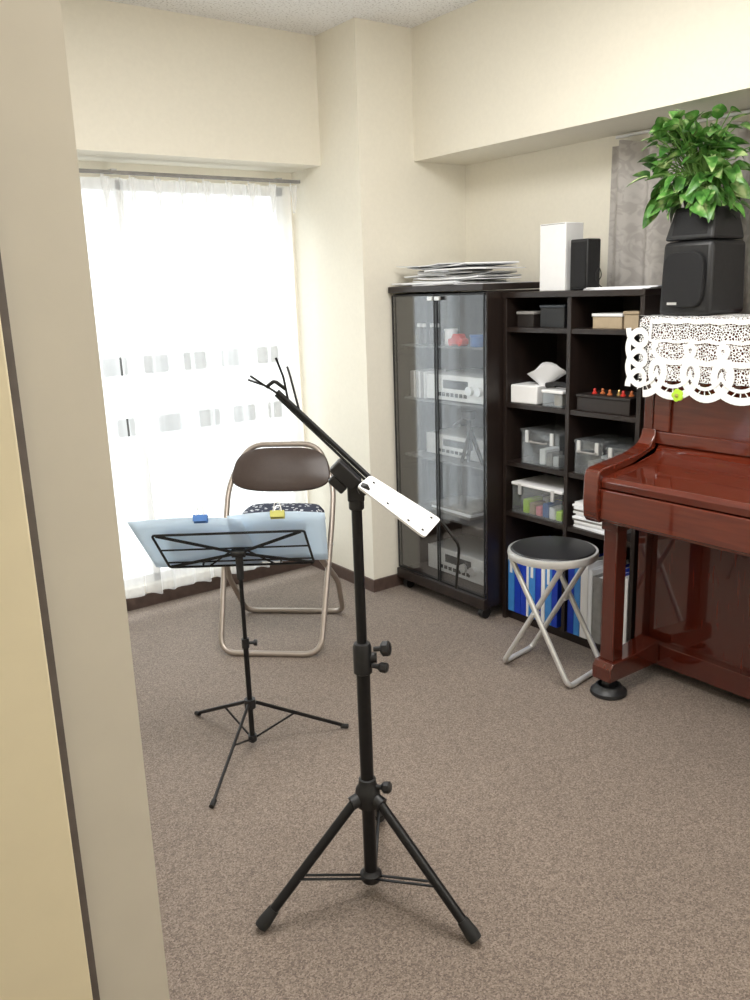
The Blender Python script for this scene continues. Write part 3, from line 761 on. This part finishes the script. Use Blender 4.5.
g = G().cyl((0,0,.345),(0,0,.375),.012,14).cyl((0,0,.36),(.028,0,.36),.005,10).cyl((.026,0,.36),(.036,0,.36),.010,12)
obj('height_knob', g, M['blackp'], E)
ph = math.radians(37); dn = Vector((0, -math.sin(ph), math.cos(ph))); nrm = Vector((0, math.cos(ph), math.sin(ph)))
B0 = Vector((.0, .06, .588))
def dp(a, b, c=0): return B0+Vector((a, 0, 0))+dn*b+nrm*c
g = G()
r_ = .0038
g.tube(fillet([dp(-.225,.01,0),dp(-.245,.175),dp(.205,.175),dp(.222,.01)], .01, closed=True), r_, 8, closed=True)
for (a, b, c2, d2) in ((-.235,.10,.213,.10),(-.228,.035,.219,.035)): g.tube([dp(a,b), dp(c2,d2)], .0028, 8)
hub = dp(0, .09, -.012)
for q in (dp(-.235,.172), dp(.195,.172), dp(-.215,.014), dp(.212,.014)): g.tube([hub, q], .0032, 8, flat=1.5)
for a in (-.10, .10): g.tube([dp(a,.012), dp(a*.2,.09)], .0028, 8)
obj('desk_frame', g, M['black'], E)
g = G()
for a in (-.12, .12): g.tube(fillet([dp(a,.02), dp(a,.005,.035), dp(a,.03,.04)], .01), .003, 8)
g.tube([dp(-.22,.004,.033), dp(.22,.004,.033)], .0028, 8)
for a in (-.22,.22): g.tube([dp(a,.01,0), dp(a,.004,.033)], .0028, 8)
obj('ledge', g, M['black'], E)
g = G(); g.tube([Vector((0,0,.57)), Vector((0,.0,.655)), hub], [.011,.012,.011], 12); g.cyl(hub+Vector((-.02,0,0)), hub+Vector((.02,0,0)), .013, 14)
obj('tilt_joint', g, M['blackp'], E)
vp = lambda v: (mx_+CA*v.x+SA*v.y, my_-SA*v.x+CA*v.y, v.z)
def sheet(a0, a1, b0, b1, c0, lab, sk=0, bend=.01, mt='paperblue'):
    g = G()
    def fn(u, v): return tuple(dp(a0+(a1-a0)*u-sk*v, b0+(b1-b0)*v, c0+bend*math.sin(math.pi*u)*v))
    g.grid(fn, 16, 6)
    o = obj('sheet_music', g, M[mt], None, (mx_, my_, 0), (0, 0, VR), solid=.0008)
    tag(o, lab, 'paper', 'sheets on the music stand'); return o
sheet(-.270, .06, .0, .232, .009, 'pale blue white sheet of music hanging past the stand edge', sk=.035)
sheet(-.02, .265, .002, .237, .016, 'pale white sheet of music clipped on the stand', sk=-.005)
sheet(-.22, .20, .004, .20, .026, 'white sheet of music resting on the stand ledge', sk=-.01, bend=.004, mt='paperw')
def clip(a, b, c, mt, lab):
    e = thing('binder_clip', lab, 'binder clip', vp(dp(a, b, c)), 0, 'binder clips on the sheet music', rot=(-ph, 0, VR))
    obj('clip_body', G().prism([(-.008,-.014),(-.001,.003),(.001,.003),(.008,-.014),(.010,.007),(-.010,.007)], -.021, .021, 'x'), mt, e, bevel=.001)
    for s2 in (1, -1):
        obj('wire_handle', G().tube(fillet([(-.012, s2*.009, .004), (-.007, s2*.013, .030), (.007, s2*.013, .030), (.012, s2*.009, .004)], .004), .0014, 6), M['silver'], e)
clip(-.092, .232, .016, M['clipblue'], 'blue metal binder clip gripping the sheet tops')
clip(.132, .235, .020, M['clipyel'], 'olive yellow binder clip gripping the sheet tops')

# ------------------------------------------------------------------ tall stand
tx, ty = plan(-.04, 1.762)
E = thing('tripod_stand', 'tall black tripod stand with angled arm and perforated plate', 'stand', (tx, ty, 0), VR)
obj('pole', G().cyl((0,0,.035),(0,0,.615),.0155,20), M['black'], E)
obj('inner_pole', G().cyl((0,0,.60),(0,0,.985),.0115,20), M['black'], E)
fl = [Vector((-.251, -.113, .014)), Vector((.228, -.174, .014)), Vector((.024, .286, .014))]
for ft in fl:
    d = Vector((ft.x, ft.y, 0)).normalized(); top = d*.030+Vector((0,0,.262))
    l = obj('leg', G().tube([top, ft], .0115, 14), M['black'], E)
    obj('foot_cap', G().tube([ft-(ft-top).normalized()*.045, ft-(ft-top).normalized()*.012, ft+(ft-top).normalized()*.004], [.0135,.0165,.0150], 14), M['rubber'], l)
    q = top.lerp(ft, .62)
    sd = Vector((-d.y, d.x, 0))*.008
    obj('brace', G().tube([d*.02+sd+Vector((0,0,.052)), q+sd], .0045, 8, flat=.5), M['black'], E)
    obj('brace', G().tube([d*.02-sd+Vector((0,0,.052)), q-sd], .0045, 8, flat=.5), M['black'], E)
g = G().lathe([(.016,.235),(.026,.24),(.030,.265),(.028,.285),(.021,.295),(.020,.31),(.0162,.312)], 24)
for ft in fl:
    d = Vector((ft.x, ft.y, 0)).normalized(); g.cyl(d*.012+Vector((0,0,.266)), d*.042+Vector((0,0,.256)), .016, 12)
obj('leg_hub', g, M['blackp'], E)
g = G().lathe([(.016,.035),(.022,.038),(.026,.045),(.026,.058),(.018,.064),(.0162,.066)], 20)
obj('lower_hub', g, M['blackp'], E)
def knob(g, p, d, r=.016):
    p = Vector(p); d = Vector(d).normalized(); g.tube([p, p+d*.018], .006, 8)
    g.tube([p+d*.016, p+d*.022, p+d*.034, p+d*.038], [r*.6, r, r, r*.7], 8)
g = G(); knob(g, (.018,-.005,.29), (1,-.3,.1), .014); obj('knob', g, M['blackp'], E)
g = G().lathe([(.0165,.575),(.021,.578),(.021,.640),(.018,.648),(.012,.650)], 20); g.cyl((.0,-.0,.612),(.032,0,.612),.012,12)
obj('height_collar', g, M['blackp'], E)
g = G(); knob(g, (.026,-.004,.634), (1,-.25,.12), .018); obj('knob', g, M['blackp'], E)
g = G(); knob(g, (.02,-.01,.598), (1,-.3,-.1), .012); obj('knob', g, M['blackp'], E)
bd = (Vector((.031,0,1.022))-Vector((-.153,0,1.211))).normalized()
g = G().cyl((0,0,.955),(0,0,.985),.0165,16).box(-.018,.018,-.016,.016,.975,1.015)
obj('tilt_clamp', g, M['blackp'], E, bevel=.004)
T = Matrix.Translation((-.005,0,1.045)) @ Matrix.Rotation(math.atan2(-bd.z, bd.x), 4, 'Y')
obj('arm_clamp', G().box(-.034,.032,-.018,.018,-.036,-.004, T=T).box(-.02,.02,-.014,.014,-.056,-.036, T=T), M['blackp'], E, bevel=.004)
g = G(); knob(g, (.01,-.018,1.01), (.25,-1,0), .013); obj('knob', g, M['blackp'], E)
P0, P1 = Vector((-.155,0,1.213)), Vector((.036,0,1.018))
obj('arm', G().tube([P0, P1], .0058, 10).tube([P0+Vector((-.004,0,-.007)), P1+Vector((-.010,.0,-.004))], .003, 8), M['black'], E)
g = G()
def T_(pts, r=.0024, f=.006): g.tube(fillet(pts, f), r, 7)
T_([P0+Vector((.012,0,-.012)), P0+Vector((-.022,0,.012)), P0+Vector((-.058,0,.026))])
T_([P0+Vector((-.018,0,.008)), P0+Vector((-.040,-.02,.028)), P0+Vector((-.048,-.03,.036))])
T_([P0+Vector((.022,0,-.020)), P0+Vector((.016,-.01,.030)), P0+Vector((.004,-.02,.070))])
T_([P0+Vector((.044,0,-.042)), P0+Vector((.028,.01,.030)), P0+Vector((.022,.02,.048))])
T_([P0+Vector((-.02,0,.010)), P0+Vector((-.004,.0,.022)), P0+Vector((.018,0,.004))], .004)
obj('prongs', g, M['black'], E)
C1 = Vector((.032,-.002,1.030)); C2 = Vector((.180,-.002,.928)); S = Vector((-.040,-.085,-.014))
C3, C4 = C2+S, C1+S*.66
nn = (C2-C1).cross(S).normalized()
if nn.z < 0: nn = -nn
def slab(g, q, th):
    q = [Vector(a) for a in q]; n = len(q); vs = q+[a-nn*th for a in q]
    g.add(vs, [tuple(range(n)), tuple(range(2*n-1, n-1, -1))]+[(i, n+i, n+(i+1) % n, (i+1) % n) for i in range(n)])
g = G(); slab(g, fillet([C1, C2, C3, C4], .010, closed=True, n=4), .005)
obj('plate', g, M['white'], E, label='white perforated plate')
for (u, v) in ((.10,.3),(.90,.18),(.92,.82),(.72,.86),(.40,.80)):
    p = (C1.lerp(C2, u)).lerp(C4.lerp(C3, u), v)+nn*.0004
    Rm = nn.to_track_quat('Z', 'Y').to_matrix().to_4x4()
    obj('plate_hole', G().lathe([(.0032,0),(.0032,.0006),(.0,.0007)], 12, (0,0), Matrix.Translation(p) @ Rm), M['black'], E)
g = G().tube(fillet([P1, C1.lerp(C2,.5)+Vector((0,0,-.008)), C2+Vector((0,0,-.004)), Vector((.219,0,.867)), Vector((.211,0,.769))], .012), .0032, 8)
obj('wire_rest', g, M['black'], E)

# ------------------------------------------------------------------ light
wd = bpy.data.worlds.new('sky'); SC.world = wd; wd.use_nodes = True
bg = wd.node_tree.nodes['Background']; bg.inputs[0].default_value = (.94, .97, 1, 1); bg.inputs[1].default_value = 1.7
def area(name, loc, rot, sx_, sy_, pw, col):
    l = bpy.data.lights.new(name, 'AREA'); l.shape = 'RECTANGLE'; l.size = sx_; l.size_y = sy_; l.energy = pw; l.color = col
    o = bpy.data.objects.new(name, l); COL.objects.link(o); o.location = loc; o.rotation_euler = rot; return o
area('ceiling_fill_light', (1.15, 1.6, 2.47), (0, 0, 0), 1.1, 1.1, 44, (1, .99, .97))  # unseen fill panel added under the ceiling to brighten the room
area('hall_fill_light', (-.75, -.5, 2.47), (0, 0, 0), .5, .5, 9, (1, .94, .85))  # fill panel added in the hallway to brighten the door jamb
d = Vector((1.6, 3.0, .5))-Vector((1.1, 5.4, 3.5))
area('open_sky_light', (1.1, 5.4, 3.5), d.to_track_quat('-Z', 'Y').to_euler(), 3.0, 2.0, 210, (.95, .98, 1))
l = bpy.data.lights.new('point_fill_light', 'POINT'); l.energy = 31; l.shadow_soft_size = .22; l.color = (1, .99, .97)  # point fill added out of view to brighten ceiling and walls
o = bpy.data.objects.new('point_fill_light', l); COL.objects.link(o); o.location = (1.6, -.40, 1.90)

# ------------------------------------------------------------------ camera
cam = bpy.data.cameras.new('camera'); co = bpy.data.objects.new('camera', cam); COL.objects.link(co); SC.camera = co
cam.sensor_fit = 'VERTICAL'; cam.sensor_height = 36; cam.sensor_width = 27; cam.lens = 30.6; cam.clip_start = .02
p_ = math.atan(210/850); rho = math.atan(.034)
R0 = Vector((1,0,0)); U0 = Vector((0, math.sin(p_), math.cos(p_))); F0 = Vector((0, math.cos(p_), -math.sin(p_)))
cr_ = R0*math.cos(rho)-U0*math.sin(rho); cu = R0*math.sin(rho)+U0*math.cos(rho)
Rz = Matrix.Rotation(VR, 3, 'Z')
cr_, cu, cf = Rz @ cr_, Rz @ cu, Rz @ F0
mw = Matrix((( cr_.x, cu.x, -cf.x, 0),(cr_.y, cu.y, -cf.y, 0),(cr_.z, cu.z, -cf.z, 1.41),(0,0,0,1)))
co.matrix_world = mw
